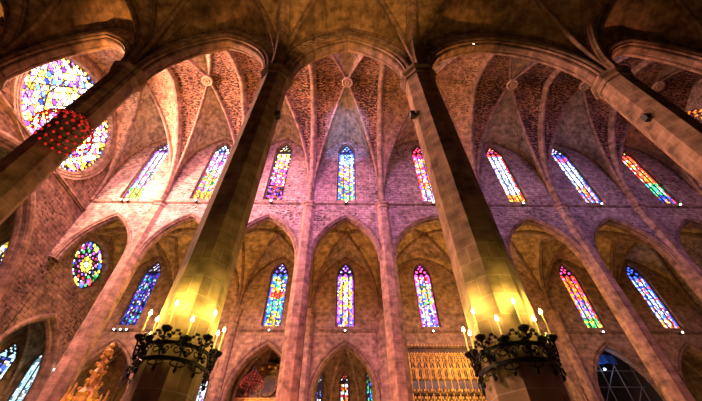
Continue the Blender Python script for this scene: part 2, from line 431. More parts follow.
OCT = PR/math.cos(PI/8)
def pier_root(x, y, top, label, group, PR=PR, z0=0):
    OCT = PR/math.cos(PI/8)
    r = empty('stone_pier', (x, y, 0), label, 'pillar', group)
    m = MB(); m.lathe([(OCT, z0+1.2), (OCT, top)], 8, rot=PI/8); m.build('shaft', 'pier', r)
    m = MB(); m.lathe([(OCT+.5, z0), (OCT+.5, z0+.5), (OCT+.32, z0+.62), (OCT+.32, z0+.9), (OCT+.1, z0+1.08), (OCT+.02, z0+1.22)], 8, rot=PI/8); m.build('base', 'pier', r)
    m = MB(); m.lathe([(OCT+.01, top-.62), (OCT+.10, top-.56), (OCT+.10, top-.46), (OCT+.03, top-.38), (OCT+.06, top-.18), (OCT+.20, top-.06), (OCT+.26, top+.02), (OCT+.26, top+.20), (OCT+.1, top+.30)], 8, rot=PI/8); m.build('capital', 'pier', r)
    return r
near_lab = {2: 'thick octagonal stone pier at far left, rising behind the red lamp chandelier', 3: 'dark octagonal stone pier left of centre, ringed by a candle chandelier',
            4: 'octagonal stone pier right of centre, ringed by a candle chandelier', 5: 'pinkish octagonal stone pier crossing the upper right corner', 1: 'octagonal stone pier beyond the left edge of the near arcade', 6: 'octagonal stone pier beyond the right edge of the near arcade'}
for k in (1, 2, 3, 4, 5, 6): pier_root(B[k], YN, ZCN, near_lab[k], 'near arcade piers', PR=.75 if k < 4 else .87)
far_lab = {1: 'octagonal far pier between the small rose window and the blue lancet', 2: 'far pier mostly hidden behind the left candle chandelier pier', 3: 'slender far pier left of the central chapel arch',
           4: 'slender far pier right of the central chapel arch, beside the gilded screen', 5: 'far pier behind the right candle chandelier', 6: 'far pier left of the scaffolded chapel arch', 7: 'far pier at the right edge beside the last lancet'}
for k in range(1, 8):
    r = pier_root(B[k], YF, ZS-.3, far_lab[k], 'far arcade piers')
# small brackets on near piers
for (x, z, side, lab) in ((B[3]+.86, 17.8, 1, 'small black loudspeaker box on the left central pier under its capital'), (B[4]-1.05, 18.0, -1, 'small black loudspeaker box on the right central pier under its capital'),
                      (B[5]-.98, 18., -1, 'small dark iron bracket on the pier at upper right'), (B[5]+.9, 20.2, 1, 'small black floodlight box on the upper right pier beside its dark face')):
    s_ = empty('loudspeaker', (x, YN-.1, z), lab, 'loudspeaker')
    m = MB(); m.box((-.13, -.28, -.22), (.13, .0, .22)); m.build('cabinet', 'box', s_)
    m = MB(); m.box((-.04-.08*side, -.2, -.05), (.04-.08*side, -.08, .05)); m.build('bracket', 'iron', s_)

# ------------------------------------------------------------------ clerestory windows
PF = facing(YF-HT)
CW = {0: ([(.2,'yge'),(.55,'mwlg'),(1,'wcwll')], 'p', 'pale pastel clerestory window, the one nearest the great rose'),
      1: ([(.15,'roy'),(.5,'egpwry'),(.8,'pwmc'),(1,'cwbw')], '', 'clerestory window with orange foot and green middle, second from great rose'),
      2: ([(.25,'rkpon'),(.55,'mpwor'),(.7,'owym'),(1,'yweow')], 'k', 'clerestory window with yellow top, purple foot, left of the central one'),
      3: ([(.3,'gytebp'),(.6,'yocpw'),(1,'ccwcb')], 'b', 'blue-bordered central clerestory window with pale cyan upper lights'),
      4: ([(.2,'wwpl'),(.5,'rowpb'),(.75,'wopr'),(1,'rmp')], 'r', 'clerestory window with magenta head beside the right central pier'),
      5: ([(.14,'oyro'),(.8,'wwlclbw'),(1,'rpwm')], 'r', 'white-lit clerestory window edged red with a yellow orange foot'),
      6: ([(.3,'bwwro'),(.7,'wcwbw'),(.85,'rrwb'),(1,'yowb')], 'b', 'blue-edged white clerestory window, second from the right edge'),
      7: ([(.15,'bbno'),(.35,'tggw'),(.8,'orrow'),(1,'oym')], 'r', 'orange and red clerestory window nearest the right edge')}
wi = 1
for i in range(NB):
    z, e, lab = CW[i]; xc = (B[i]+B[i+1])/2
    make_window(wi, PF, xc, 2.3, ZS+.45, 45.3, z, e, lab, 3, 3.6 if i != 3 else 3.0, d=.45); wi += 1
    m = MB(); m.box((xc-1.35, YF-HT-.14, ZS+.02), (xc+1.35, YF-HT+.2, ZS+.45)); m.build('sill', 'rib', wf)
# ------------------------------------------------------------------ far aisle wall with chapel arches
mb = MB(); PW = facing(YW); th = 1.0; chap = []
for i in range(NB):
    xc = (B[i]+B[i+1])/2; x0, x1 = B[i], B[i+1]
    if i == 4: panel(mb, PW, x0, x1, 0, 21.4, th=th)
    else:
        t = pointed(xc, 3.65, 13.2, 19.35, 14); panel(mb, PW, x0, x1, 0, 21.4, t, None, th); chap.append(i)
    tt, bb = lancet_open(xc, 2.5, 21.7, 31.6); panel(mb, PW, x0, x1, 21.4, 35, tt, bb, th)
wa = mb.build('wall_aisle_far', 'aislewall'); tag(wa, 'outer aisle wall with chapel arches below and lancet windows above', kind='structure')
for i in range(NB):
    m = MB(); m.box((B[i]+.4, YW-.2, 21.05), (B[i+1]-.4, YW, 21.25)); m.box((B[i]+.4, YW-.1, 20.9), (B[i+1]-.4, YW, 21.05)); m.build('string_course', 'rib', wa)
for i in chap:
    xc = (B[i]+B[i+1])/2; t = pointed(xc, 3.65, 13.2, 19.35, 16, 0)
    for prof, nm in (([(.62,-.14),(.50,-.22),(.36,-.14),(.30,.05),(.62,.05)], 'hood_moulding'), ([(.3,-.05),(.22,-.12),(.10,-.10),(-.06,.10),(-.02,.3),(.3,.3)], 'arch_moulding')):
        m = MB(); m.sweep(t, prof, lambda x, z, b: (x, YW+b, z)); m.build(nm, 'rib', wa)
for k in range(1, NB):
    m = MB(); m.lathe([(.62, 0), (.62, ZC+.2)], 8, (B[k], YW-.1, 0), PI/8); m.build('respond', 'pier', wa)
    m = MB(); m.lathe([(.63,-.5),(.74,-.4),(.66,-.3),(.72,-.1),(.86,0),(.86,.25)], 8, (B[k], YW-.1, ZC+.1), PI/8); m.build('respond_capital', 'pier', wa)

AW = {0: ([(.9,'nnbpklt'),(1,'lw')], 'n', 'deep blue aisle lancet between the small rose and left chandelier'),
      1: ([(.5,'bprw'),(1,'wp')], 'p', 'aisle lancet concealed behind the left chandelier pier'),
      2: ([(.2,'geyob'),(.4,'gbwt'),(.5,'rro'),(.85,'wgboy'),(1,'pplw')], 'b', 'multicoloured aisle lancet with green foot and red band'),
      3: ([(.25,'bpwo'),(.5,'owyp'),(.85,'wylpo'),(1,'pwp')], 'p', 'central aisle lancet bordered in purple above the chapel arch'),
      4: ([(.3,'wbpl'),(.6,'wgyob'),(.85,'wlbr'),(1,'rmmr')], 'm', 'magenta-headed aisle lancet above the gilded screen'),
      5: ([(.5,'bprw'),(1,'wp')], 'p', 'aisle lancet concealed behind the right chandelier pier'),
      6: ([(.12,'gyg'),(.4,'mpboc'),(.8,'ororp'),(1,'pmp')], 'r', 'orange red aisle lancet above the scaffolded arch'),
      7: ([(.1,'orw'),(.9,'wbclrb'),(1,'bb')], 'b', 'blue and white aisle lancet at lower right')}
for i in range(NB):
    z, e, lab = AW[i]; xc = (B[i]+B[i+1])/2
    make_window(wi, PW, xc, 2.3, 21.75, 31.45, z, e, lab, 3, 3.0 if i else 1.7, d=.45); wi += 1
# ------------------------------------------------------------------ chapels
def chapel(i, org, R_, F_, half, side, deep, zsp, zform, zboss, wins, label, mat='chapel', sidewin=None, ztop=18.2, ww=1.5, sill=6., strength=2.2):
    """org: mid point of the back of the opening; R_/F_ unit plan vectors (right, forward)"""
    global wi
    def W(u, v): return (org[0]+R_[0]*u+F_[0]*v, org[1]+R_[1]*u+F_[1]*v)
    cs = [W(-half, 0), W(-half, side), W(-half*.48, deep), W(half*.48, deep), W(half, side), W(half, 0)]
    mbw = MB(); Ps = []
    for k in range(5):
        a, b = cs[k], cs[k+1]; L = math.dist(a, b); ux, uy = (b[0]-a[0])/L, (b[1]-a[1])/L
        P = lambda x, z, d, a=a, ux=ux, uy=uy: (a[0]+ux*x-uy*d, a[1]+uy*x+ux*d, z)
        Ps.append((P, L))
        if wins.get(k):
            tt, bb = lancet_open(L/2, ww, sill, ztop); panel(mbw, P, 0, L, 0, zboss+.6, tt, bb, .5)
        else: panel(mbw, P, 0, L, 0, zboss+.6, th=.5)
    w = mbw.build('wall_chapel', mat); rmat = 'ribpale' if mat == 'chapel' else mat; tag(w, label, kind='structure')
    # vault
    bc = W(0, (side+.0)*.55+deep*.12); cm = MB(); root = None; ribs = []
    for k in range(6):
        a, b = cs[k], cs[(k+1) % 6]; L = math.dist(a, b); mid = ((a[0]+b[0])/2, (a[1]+b[1])/2)
        for c in (a, b):
            D = math.dist(c, bc)
            halfcell(cm, c, mid, bc, quarter(L/2, zsp, zform, 10), quarter(D, zsp, max(zboss, zsp+D*1.0), 10) if False else quarter(D, zsp, zsp+max(D, zboss-zsp), 10), n=10, m=3, bulge=.05)
        ribs.append(a)
    cv = cm.build('chapel_vault', mat, w)
    for c in ribs:
        D = math.dist(c, bc); rib(quarter(D, zsp, zsp+max(D, zboss-zsp), 10), c, bc, RIB_X, 'vault_rib', rmat, w)
    m = MB(); m.lathe([(.2,.3),(.45,.1),(.45,-.1),(.3,-.2)], 12, (bc[0], bc[1], zboss-.25)); m.build('vault_boss', mat, w)
    for k, (z, e, lab) in wins.items():
        P, L = Ps[k]; make_window(wi, P, L/2, ww-.1, sill+.05, ztop-.1, z, e, lab, 2, strength, d=.25); wi += 1
    return w
gw = 'kngkkbt'
cl = {0: 'chapel behind the blue lancet, half hidden by the carved spire', 1: 'chapel behind the left candle chandelier', 2: 'chapel holding the dark baroque altarpiece', 3: 'central chapel with three narrow stained windows',
      5: 'chapel behind the right candle chandelier', 6: 'unlit chapel filled with scaffolding', 7: 'dim chapel at the lower right edge'}
for i in chap:
    xc = (B[i]+B[i+1])/2; wn_ = {}
    if i == 3:
        wn_ = {1: ([(.6,'kbtgk'),(.85,'kkbwk'),(1,'kwk')], 'k', 'narrow dark blue window at left inside the central chapel'),
               2: ([(.55,'wcllw'),(.66,'wocry'),(.8,'wrokw'),(1,'kwrok')], 'k', 'bright window with white and orange figures inside the central chapel'),
               3: ([(.6,'kbtkk'),(.85,'kktgb'),(1,'kgk')], 'k', 'narrow dark teal window at right inside the central chapel')}
    elif i == 1: wn_ = {2: ([(1,'wlwlcp')], 'l', 'pale lilac window glimpsed below the left candle chandelier')}
    elif i == 0: wn_ = {2: ([(.8,'kknp'),(1,'pwbp')], 'p', 'small violet window glimpsed left of the carved spire')}
    elif i == 7: wn_ = {2: ([(1,'kkog')], 'k', 'dim window in the chapel at lower right')}
    chapel(i, (xc, YW+1.0), (1,0), (0,1), 4.0, 3.0, 6.4, 13.6, 19.8, 21.0, wn_, cl[i], 'unlit_dark' if i == 6 else 'chapel', ztop=19.0)

# ------------------------------------------------------------------ left end wall (x = -31.6): great rose, presbytery arch, small rose, apse arch
XE = B[0]; PE = lambda y, z, d: (XE-d, y, z)
mb = MB(); RC = (20.4, 36.9, 6.4); SC = (35.2, 26.8, 2.95)
panel(mb, PE, -2, YN+.6, 0, 47, th=1.2)
t = pointed(19.4, 8.4, 16.5, 28.8, 18); panel(mb, PE, YN+.6, 31.0, 0, 30.6, t, None, 1.2)
t, b = circle_open(RC[0], RC[1], RC[2]); panel(mb, PE, YN+.6, 31.0, 30.6, 47, t, b, 1.2)
t = pointed(35.0, 4.1, 13.0, 19.6, 14); panel(mb, PE, 31.0, 42, 0, 21.4, t, None, 1.2)
t, b = circle_open(SC[0], SC[1], SC[2]); panel(mb, PE, 31.0, 42, 21.4, 47, t, b, 1.2)
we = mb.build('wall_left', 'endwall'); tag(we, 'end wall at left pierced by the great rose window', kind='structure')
for (yc, a, zs, za, w_) in ((19.4, 8.4, 16.5, 28.8, 1.), (35.0, 4.1, 13.0, 19.6, .6)):
    tt = pointed(yc, a, zs, za, 20, 0)
    for prof, nm in (([(.9*w_,-.02),(.55*w_,-.20),(.2*w_,-.16),(-.02,.1),(-.05,.4),(.9*w_,.3)], 'arch_moulding'), ([(.0,.35),(-.22,.45),(-.30,.7),(-.22,.95),(.0,1.0)], 'roll_moulding')):
        m = MB(); m.sweep(tt, prof, lambda x, z, b_: PE(x, z, b_)); m.build(nm, 'rib', we)
for y0, y1 in ((YN+.8, 29.4),):
    m = MB(); m.box((XE, y0, 30.5), (XE+.28, y1, 30.75)); m.box((XE, y0, 30.3), (XE+.14, y1, 30.5)); m.build('string_course', 'rib', we)
for k in range(3):
    m = MB(); r0 = RC[2]+.15+k*.34
    m.sweep([(RC[0]+r0*math.cos(2*PI*q/48), RC[1]-r0*math.sin(2*PI*q/48)) for q in range(49)], [(-.13,-.10-.05*k),(.13,-.14-.05*k),(.13,.1),(-.13,.1)], lambda x, z, b_: PE(x, z, b_), caps=False); m.build('rose_ring', 'rib', we)
m = MB(); r0 = SC[2]+.2
m.sweep([(SC[0]+r0*math.cos(2*PI*q/40), SC[1]-r0*math.sin(2*PI*q/40)) for q in range(41)], [(-.15,-.14),(.18,-.10),(.18,.1),(-.15,.1)], lambda x, z, b_: PE(x, z, b_), caps=False); m.build('rose_ring', 'rib', we)

def rose(idx, cy, cz, R, label, strength, big):
    global WG
    d = .55; key = round(strength, 2)
    if key not in WG: WG[key] = glass_mat('stained_glass_%d' % (len(WG)+1), strength)
    m = MB(); n = 48
    m.face([PE(cy+R*1.0*math.cos(2*PI*k/n), cz+R*math.sin(2*PI*k/n), d+.05) for k in range(n)])
    m.face([PE(cy+R*1.0*math.cos(-2*PI*k/n), cz+R*math.sin(-2*PI*k/n), d+.15) for k in range(n)])
    root = m.build('window_%d' % idx, 'dark'); tag(root, label, kind='structure')
    g = MB()
    def poly(y, z, r, k, rot=0, pal='w', sx=1):
        g.face([PE(y+r*sx*math.cos(rot+2*PI*q/k), z+r*math.sin(rot+2*PI*q/k), d) for q in range(k)], col=pick(pal))
    def petal(a, r1, r2, w, pal):
        ca, sa = math.cos(a), math.sin(a); pts = [(r1, 0), (r1*.6+r2*.4, w), (r1*.2+r2*.8, w*.9), (r2, 0), (r1*.2+r2*.8, -w*.9), (r1*.6+r2*.4, -w)]
        g.face([PE(cy+p*ca-q*sa, cz+p*sa+q*ca, d) for p, q in pts], col=pick(pal))
    tr = MB()
    if big:
        s = .84      # triangular lattice
        h = s*math.sqrt(3)/2
        for j in range(-10, 11):
            for i_ in range(-10, 11):
                x = (i_+(j % 2)*.5)*s; z = j*h; rr = math.hypot(x, z)
                if rr < R-.35:
                    k6 = (round(rr/1.9)) % 2
                    poly(cy+x, cz+z, .29, 12, 0, ('ywwyo' if rr < 1.2 or 2.8 < rr < 3.4 else 'wlwppy' if k6 else 'bpwlpwc'))
                for q in range(2):
                    tx, tz = x+s/2, z+(h/3 if q == 0 else -h/3)
                    if math.hypot(tx, tz) < R-.25: poly(cy+tx, cz+tz, .19, 3, PI/2+(PI if q == 0 else 0), 'ywyplo')
        for k in range(60):
            a = 2*PI*k/60; poly(cy+(R-.17)*math.cos(a), cz+(R-.17)*math.sin(a), .15, 8, 0, 'owyopb')
        for k in range(6):
            for off in (-3.2, 0, 3.2):
                a = k*PI/6+.0; L = math.sqrt(max(.1, R*R-off*off))
                ca, sa = math.cos(a), math.sin(a)
                tr.tube([PE(cy-sa*off-ca*L, cz+ca*off-sa*L, d-.08), PE(cy-sa*off+ca*L, cz+ca*off+sa*L, d-.08)], .05, 5)
        for r_ in (1.1, 3.3, 5.2): tr.tube([PE(cy+r_*math.cos(2*PI*k/36), cz+r_*math.sin(2*PI*k/36), d-.08) for k in range(36)], .05, 5, close=True)
    else:
        poly(cy, cz, .34, 14, 0, 'lc')
        for k in range(12):
            a = 2*PI*k/12; petal(a, .42, 1.02, .15, 'y'); poly(cy+1.25*math.cos(a+.26), cz+1.25*math.sin(a+.26), .13, 8, 0, 'mplw')
            poly(cy+1.68*math.cos(a), cz+1.68*math.sin(a), .17, 8, 0, 'kprgm')
        for k in range(12):
            a = 2*PI*k/12
            for q in range(4): poly(cy+2.38*math.cos(a)+.22*math.cos(PI/4+q*PI/2), cz+2.38*math.sin(a)+.22*math.sin(PI/4+q*PI/2), .205, 8, 0, ('yeyg', 'bbpb', 'mrow')[k % 3])
        for k in range(12):
            a = 2*PI*(k+.5)/12; poly(cy+2.55*math.cos(a), cz+2.55*math.sin(a), .2, 8, 0, 'ypgb')
        for k in range(24):
            a = 2*PI*(k+.5)/24; poly(cy+2.0*math.cos(a), cz+2.0*math.sin(a), .12, 6, 0, 'wegp')
        for r_ in (1.08, 1.95): tr.tube([PE(cy+r_*math.cos(2*PI*k/36), cz+r_*math.sin(2*PI*k/36), d-.05) for k in range(36)], .035, 5, close=True)
    g.build('stained_glass', WG[key], root); tr.build('tracery', 'dark', root)
    return root
rose(wi, *RC, 'great round rose window glowing with yellow, white and violet glass', 11., True); wi += 1
rose(wi, *SC, 'small round rose window with a yellow flower centre at left', 4., False); wi += 1

# presbytery beyond the left arch
mb = MB()
PP = lambda x, z, d: (x, 28.4+d, z)
panel(mb, PP, -52, XE-1.2, 0, 31, *lancet_open(-34.9, 3.2, 17, 27.6), th=.8)
mb.box((-52.5, 10, 0), (-52, 29.2, 31)); mb.box((-52, 10, 0), (XE-1.2, 10.8, 31)); mb.box((-52.5, 10, 31), (XE-1.2, 29.2, 31.5))
wp = mb.build('wall_presbytery', 'chapel'); tag(wp, 'presbytery wall seen through the big arch at the left edge', kind='structure')
make_window(wi, PP, -34.9, 3.0, 17.1, 27.4, [(.5,'kwbklc'),(1,'wyowkb')], '', 'window at the left edge inside the presbytery arch', 3, 2.8, d=.3); wi += 1
# apse at the end of the far aisle
chapel(9, (XE-1.2, 35.3), (0,1), (-1,0), 4.5, 2.9, 5.6, 13.5, 20.0, 21.0,
       {0: ([(1,'k')], 'k', 'window on the hidden side of the end apse'),
        4: ([(.9,'cccwc'),(1,'wwk')], 'c', 'pale blue lancet in the end apse, beside the far left pier'), 3: ([(.75,'cwlbc'),(.9,'bkw'),(1,'kw')], 'c', 'pale blue latticed lancet at the lower left edge')},
       'apse at the end of the far aisle at lower left', ztop=18.6, ww=1.7, sill=5.5, strength=1.7)

# outer wall of the near aisle, floor, right end wall
mb = MB(); mb.box((XE-1, -1.9, 0), (B[-1], -.9, 34)); w = mb.build('wall_near_outer', 'unlit_dark'); tag(w, 'outer wall of the near aisle behind the viewpoint', kind='structure')  # wall coloured near-black to keep bounce light off the pier fronts
mb = MB(); mb.box((-53, -3, -.3), (B[-1]+1, 50, 0)); w = mb.build('floor', 'floor'); tag(w, 'stone slab floor of the nave and aisles', kind='structure')
mb = MB(); mb.box((B[-1]+.0, -2, 0), (B[-1]+1, 49, 47)); w = mb.build('wall_right', 'wall'); tag(w, 'end wall closing the nave beyond the right edge', kind='structure')

# ------------------------------------------------------------------ string course lamps
def uplight(x, y, z, label, n=1):
    r = empty('wall_lamp', (x, y, z), label, 'lamp', 'small lamps on the string courses')
    for k in range(n):
        dx = (k-(n-1)/2)*.75
        m = MB(); m.box((dx-.16, -.30, -.14), (dx+.16, .14, -.02)); m.build('housing', 'box', r)
        m = MB(); m.lathe([(.02,-.12),(.07,-.09),(.10,-.02),(.09,.05),(.03,.09)], 10, (dx, -.38, -.06)); m.build('bulb', 'lampglass', r, True)
    return r
cln = ['pair of small white lamps under the pale window nearest the great rose', 'small white lamp under the orange-footed clerestory window', 'small white lamp under the yellow-topped clerestory window', 'small white lamp under the blue-bordered central clerestory window',
       'small white lamp under the magenta-headed clerestory window', 'small white lamp under the red-edged white clerestory window', 'small white lamp under the blue-edged clerestory window', 'small white lamp under the orange clerestory window at right']
aln = ['row of three small lamps under the deep blue lancet', 'small lamp hidden behind the left chandelier pier', 'small white lamp under the green-footed aisle lancet', 'small white lamp under the purple-bordered central lancet',
       'small white lamp above the gilded screen', 'small lamp hidden behind the right chandelier pier', 'small white lamp above the scaffolded arch', 'small white lamp under the blue and white lancet at lower right']
for i in range(NB):
    xc = (B[i]+B[i+1])/2
    uplight(xc, YF-HT-.16, ZS-.1, cln[i], 2 if i == 0 else 1); 
    if i not in (1, 5): uplight(xc, YW-.2, 20.95, aln[i], 3 if i == 0 else 1)
s_ = empty('ceiling_spotlight', (9.7, YN-.2, 28.95), 'tiny bright spotlight under the wide near arch', 'lamp')
m = MB(); m.lathe([(.05,.25),(.12,.2),(.12,0)], 10); m.build('housing', 'box', s_); m = MB(); m.lathe([(.02,-.06),(.10,-.02),(.11,.02)], 10); m.build('bulb', 'lampglass', s_)
s_ = empty('ceiling_spotlight', (9.1, YN-.2, 28.9), 'second spotlight, just left of the tiny bright one under the wide arch', 'lamp')
m = MB(); m.lathe([(.05,.25),(.12,.2),(.12,0)], 10); m.build('housing', 'box', s_); m = MB(); m.lathe([(.02,-.06),(.10,-.02),(.11,.02)], 10); m.build('bulb', 'lampglass', s_)
s_ = empty('wall_lamp', (XE+.35, 38.9, 15.7), 'bright white lamp beside the apse arch at lower left', 'lamp')
m = MB(); m.box((-.35, -.1, -.12), (.0, .1, .12)); m.build('housing', 'box', s_); m = MB(); m.lathe([(.05,-.2),(.2,-.1),(.24,.05),(.1,.2)], 10, (.12, 0, 0)); m.build('bulb', 'lampglass', s_)

# ------------------------------------------------------------------ candle chandeliers around the two central piers
def candle_chandelier(x, y, z, label, S=.88):
    r = empty('candle_chandelier', (x, y, z), label, 'chandelier', 'wrought iron candle rings around the central piers'); r.scale = (S, S, S)
    R = 1.12
    for zz, rr, nm in ((0, R, 'lower_ring'), (.46, R, 'upper_ring')):
        m = MB()
        prof = [(rr-.035, zz-.05), (rr+.035, zz-.05), (rr+.035, zz+.05), (rr-.035, zz+.05)]
        n = 48
        G = [[(a*math.cos(2*PI*k/n), a*math.sin(2*PI*k/n), b) for k in range(n)] for a, b in prof+[prof[0]]]
        m.grid(G, close=True); m.build(nm, 'iron', r)
    for k in range(4):
        a = PI/4+k*PI/2; m = MB(); m.tube([(math.cos(a)*.90, math.sin(a)*.90, .26), (math.cos(a)*R, math.sin(a)*R, .26)], .03); m.build('bracket', 'iron', r)
    n = 12
    rnd = random.Random(3)
    for k in range(n):
        a = 2*PI*k/n+PI/2*3; ca, sa = math.cos(a), math.sin(a)
        big = k % 2 == 0
        # scrollwork between the rings and below: one openwork piece per arm
        m = MB()
        T = lambda u, v, w=0: (ca*(R+v)-sa*u, sa*(R+v)+ca*u, w)
        for sg in (-1, 1):
            pts = []
            for q in range(20):
                t = q/19*2.6*PI; rr = .17*(1-q/26); pts.append(T(sg*(.20-.0+rr*math.cos(t)-.05), .03, .26+rr*math.sin(t)))
            m.tube(pts, .020, 5)
            pts = [T(sg*(.02+.20*math.sin(q/11*PI*1.25)), .04+.05*q/11, -.03-.30*q/11+.12*max(0, (q-7)/4)**2) for q in range(12)]
            m.tube(pts, .018, 5)
            for q in range(3):
                cx, cz = sg*(.14+.07*q), .62+.10*q
                m.lathe([(.005,-.05),(.05,-.02),(.055,.02),(.01,.06)], 5, T(cx, .02, cz))
            m.tube([T(sg*.06, .02, .5), T(sg*.14, .02, .62), T(sg*.26, .02, .84)], .013, 4)
        m.tube([T(0, 0, -.28), T(0, 0, .55)], .022, 5); m.lathe([(.01,-.10),(.06,-.03),(.05,.04),(.02,.08)], 6, T(0, 0, -.30))
        for q in range(7):
            aa = q*.9; m.lathe([(.005,-.06),(.07,-.01),(.075,.02),(.01,.05)], 5, T(.16*math.cos(aa), .05, .12+.09*q))
        m.build('scrollwork', 'iron', r)
        # arm + pan + candle
        out = .14 if big else .02; zt = .80 if big else .60
        m = MB(); pts = []
        for q in range(11):
            t = q/10; pts.append(T(0, out*math.sin(t*PI/2), .10+(-.18*math.sin(t*PI))+t*(zt-.10)))
        m.tube(pts, .026, 6)
        for sg in (-1, 1): m.tube([T(sg*.02, out*.9, zt-.26), T(sg*.16, out*.9, zt-.20), T(sg*.20, out*.9, zt-.08), T(sg*.13, out*.9, zt-.04)], .016, 5)
        arm = m.build('arm', 'iron', r)
        c = T(0, out, zt); m = MB()
        pr_ = .16 if big else .11
        m.lathe([(.03,-.14),(.05,-.09),(pr_*.7,-.05),(pr_,.02),(pr_*1.03,.06),(pr_*.9,.04),(.05,.01),(.055,.12),(.03,.12)], 14, c); m.build('drip_pan', 'iron', r)
        hc = .80 if big else .58
        m = MB(); m.lathe([(.030, .05), (.026, hc)], 8, c); cd = m.build('candle', 'candle', r)
        m = MB(); m.lathe([(.014, hc), (.050, hc+.03), (.052, hc+.08), (.006, hc+.19)], 8, c); m.build('flame', 'flame', cd)
        if k % 2 == 0:
            L = bpy.data.lights.new('candle_light', 'POINT'); L.energy = CHL; L.color = (1., .80, .13); L.shadow_soft_size = .05
            o = bpy.data.objects.new('candle_light', L); C.objects.link(o); o.location = (x+c[0]*1.02*S, y+c[1]*1.02*S, z+(c[2]+hc+.09)*S)
    return r
CHL = 290
candle_chandelier(B[3], YN, 4.98, 'black wrought iron candle chandelier ringing the left central pier', .82)
candle_chandelier(B[4], YN, 4.95, 'black wrought iron candle chandelier ringing the right central pier')

# ------------------------------------------------------------------ red lamp chandeliers
def lamp_chandelier(x, y, z, label, rod, S=1.):
    r = empty('lamp_chandelier', (x, y, z), label, 'chandelier')
    m = MB(); rings = [(r_*S, z_*S, n_) for r_, z_, n_ in [(.30,1.25,5),(.55,1.0,9),(.80,.72,14),(1.02,.42,18),(1.2,.1,22),(1.28,-.25,24)]]
    for rr, zz, n in rings: m.tube([(rr*math.cos(2*PI*k/32), rr*math.sin(2*PI*k/32), zz) for k in range(32)], .022, 5, close=True)
    m.build('ring_frame', 'iron', r)
    m = MB()
    for k in range(8):
        a = 2*PI*k/8; m.tube([(0,0,1.5)]+[(rr*math.cos(a), rr*math.sin(a), zz) for rr, zz, n in rings], .018, 5)
    m.build('stay', 'iron', r)
    m = MB(); m.tube([(0,0,1.4), (0,0,rod)], .025, 6); m.build('rod', 'iron', r)
    b = None
    for rr, zz, n in rings:
        for k in range(n):
            a = 2*PI*(k+.3)/n
            if b is None:
                m = MB(); m.lathe([(.02,-.08),(.05,-.04),(.055,.01),(.035,.05),(.02,.06)], 8); b = m.build('red_lamp', 'red', r, True)
                b.location = (rr*math.cos(a), rr*math.sin(a), zz-.06)
            else:
                c = b.copy(); C.objects.link(c); c.parent = r; c.location = (rr*math.cos(a), rr*math.sin(a), zz-.06)
    return r
ch = lamp_chandelier(-12.0, 8.0, 14.2, 'domed chandelier of red lamps in front of the great rose', 15.0, .84)
c2 = copy_tree(ch); c2.location = (-8.75, 35., 13.2); tag(c2, 'red lamp chandelier hanging before the dark baroque altarpiece', 'chandelier')
dm = next(o for o in c2.children if o.name.startswith('red_lamp')).data.copy(); dm.materials[0] = M['reddim']
for o in c2.children:
    if o.name.startswith('red_lamp'): o.data = dm
c3 = lamp_chandelier(24.3, 12.2, 22.4, 'lamp chandelier partly visible at the right edge of the picture', 17.)
for o in c3.children:
    if o.name.startswith('red_lamp'): o.data = o.data; o.name = 'amber_lamp'
me = next(o for o in c3.children if o.name.startswith('amber')).data; me.materials[0] = M['orangelamp']

# ------------------------------------------------------------------ carved spire at lower left
r = empty('carved_spire', (-17., 25., 0), 'tall carved gilt stone spire at lower left, leaning in perspective', 'monument')
m = MB(); m.lathe([(1.5,0),(1.5,5.),(1.3,5.4),(1.0,6.4),(.95,7.6),(1.05,7.8),(.7,8.2),(.62,9.0),(.70,9.1),(.42,9.5),(.34,10.3),(.42,10.45),(.24,10.7),(.16,11.6),(.30,11.75),(.34,11.95),(.12,12.15),(.2,12.35),(.03,12.6)], 8, rot=PI/8); m.build('shaft', 'spire', r)
for k in range(6):
    a = 2*PI*k/6+.3
    m = MB(); m.lathe([(.2,6.6),(.26,7.4),(.30,7.5),(.16,7.9),(.12,8.5),(.20,8.6),(.05,9.2),(.09,9.3),(.01,9.55)], 6, (1.15*math.cos(a), 1.15*math.sin(a), 0)); m.build('pinnacle', 'spire', r)
rr = random.Random(5)
for k in range(34):
    z = 7.8+k*.13; rad = .78-(z-7.8)*.14; a = k*2.4
    m = MB(); m.lathe([(.02,-.1),(.13,-.03),(.15,.05),(.05,.13)], 5, (rad*math.cos(a), rad*math.sin(a), z)); m.build('crocket', 'spire', r)

# ------------------------------------------------------------------ gilded gothic screen (bay with the wide wall)
r = empty('gilded_screen', (12., YW-.15, 0), 'gilded gothic tracery screen with rows of canopies on the wall', 'altarpiece')
X0, X1 = -4.6, 4.9; TOP = 19.2
m = MB(); m.box((X0, -.2, 4), (X1, .1, TOP-.1)); m.build('backboard', 'paint', r)
m = MB(); m.box((X0+.05, -.24, 14.35), (X1-.05, -.2, 15.35)); m.build('dark_panel', 'panel', r)
for z, h, dp in ((TOP-.3, .22, .5), (15.35, .12, .34), (13.95, .30, .62), (13.35, .14, .45), (9.6, .3, .6)):
    m = MB(); m.box((X0-.05, -.2-dp*.5, z), (X1+.05, -.1, z+h*.6)); m.box((X0, -.2-dp*.3, z-.1), (X1, -.1, z)); m.build('cornice', 'golddark', r)
    for q in range(26):
        m = MB(); m.lathe([(.01,-.12),(.08,-.03),(.09,.04),(.03,.16)], 5, (X0+(X1-X0)*(q+.5)/26, -.2-dp*.5, z+h*.6+.04)); m.build('cresting_leaf', 'gold', r)
NC = 13; bw = (X1-X0)/NC
for k in range(NC+1):
    x = X0+bw*k; m = MB(); m.lathe([(.06,9.9),(.06,13.3),(.10,13.4),(.05,13.5),(.05,14.2),(.09,14.3),(.045,14.5),(.045,17.2),(.10,17.3),(.03,17.9),(.06,18.0),(.01,18.4)], 6, (x, -.36, 0)); m.build('colonnette', 'gold', r)
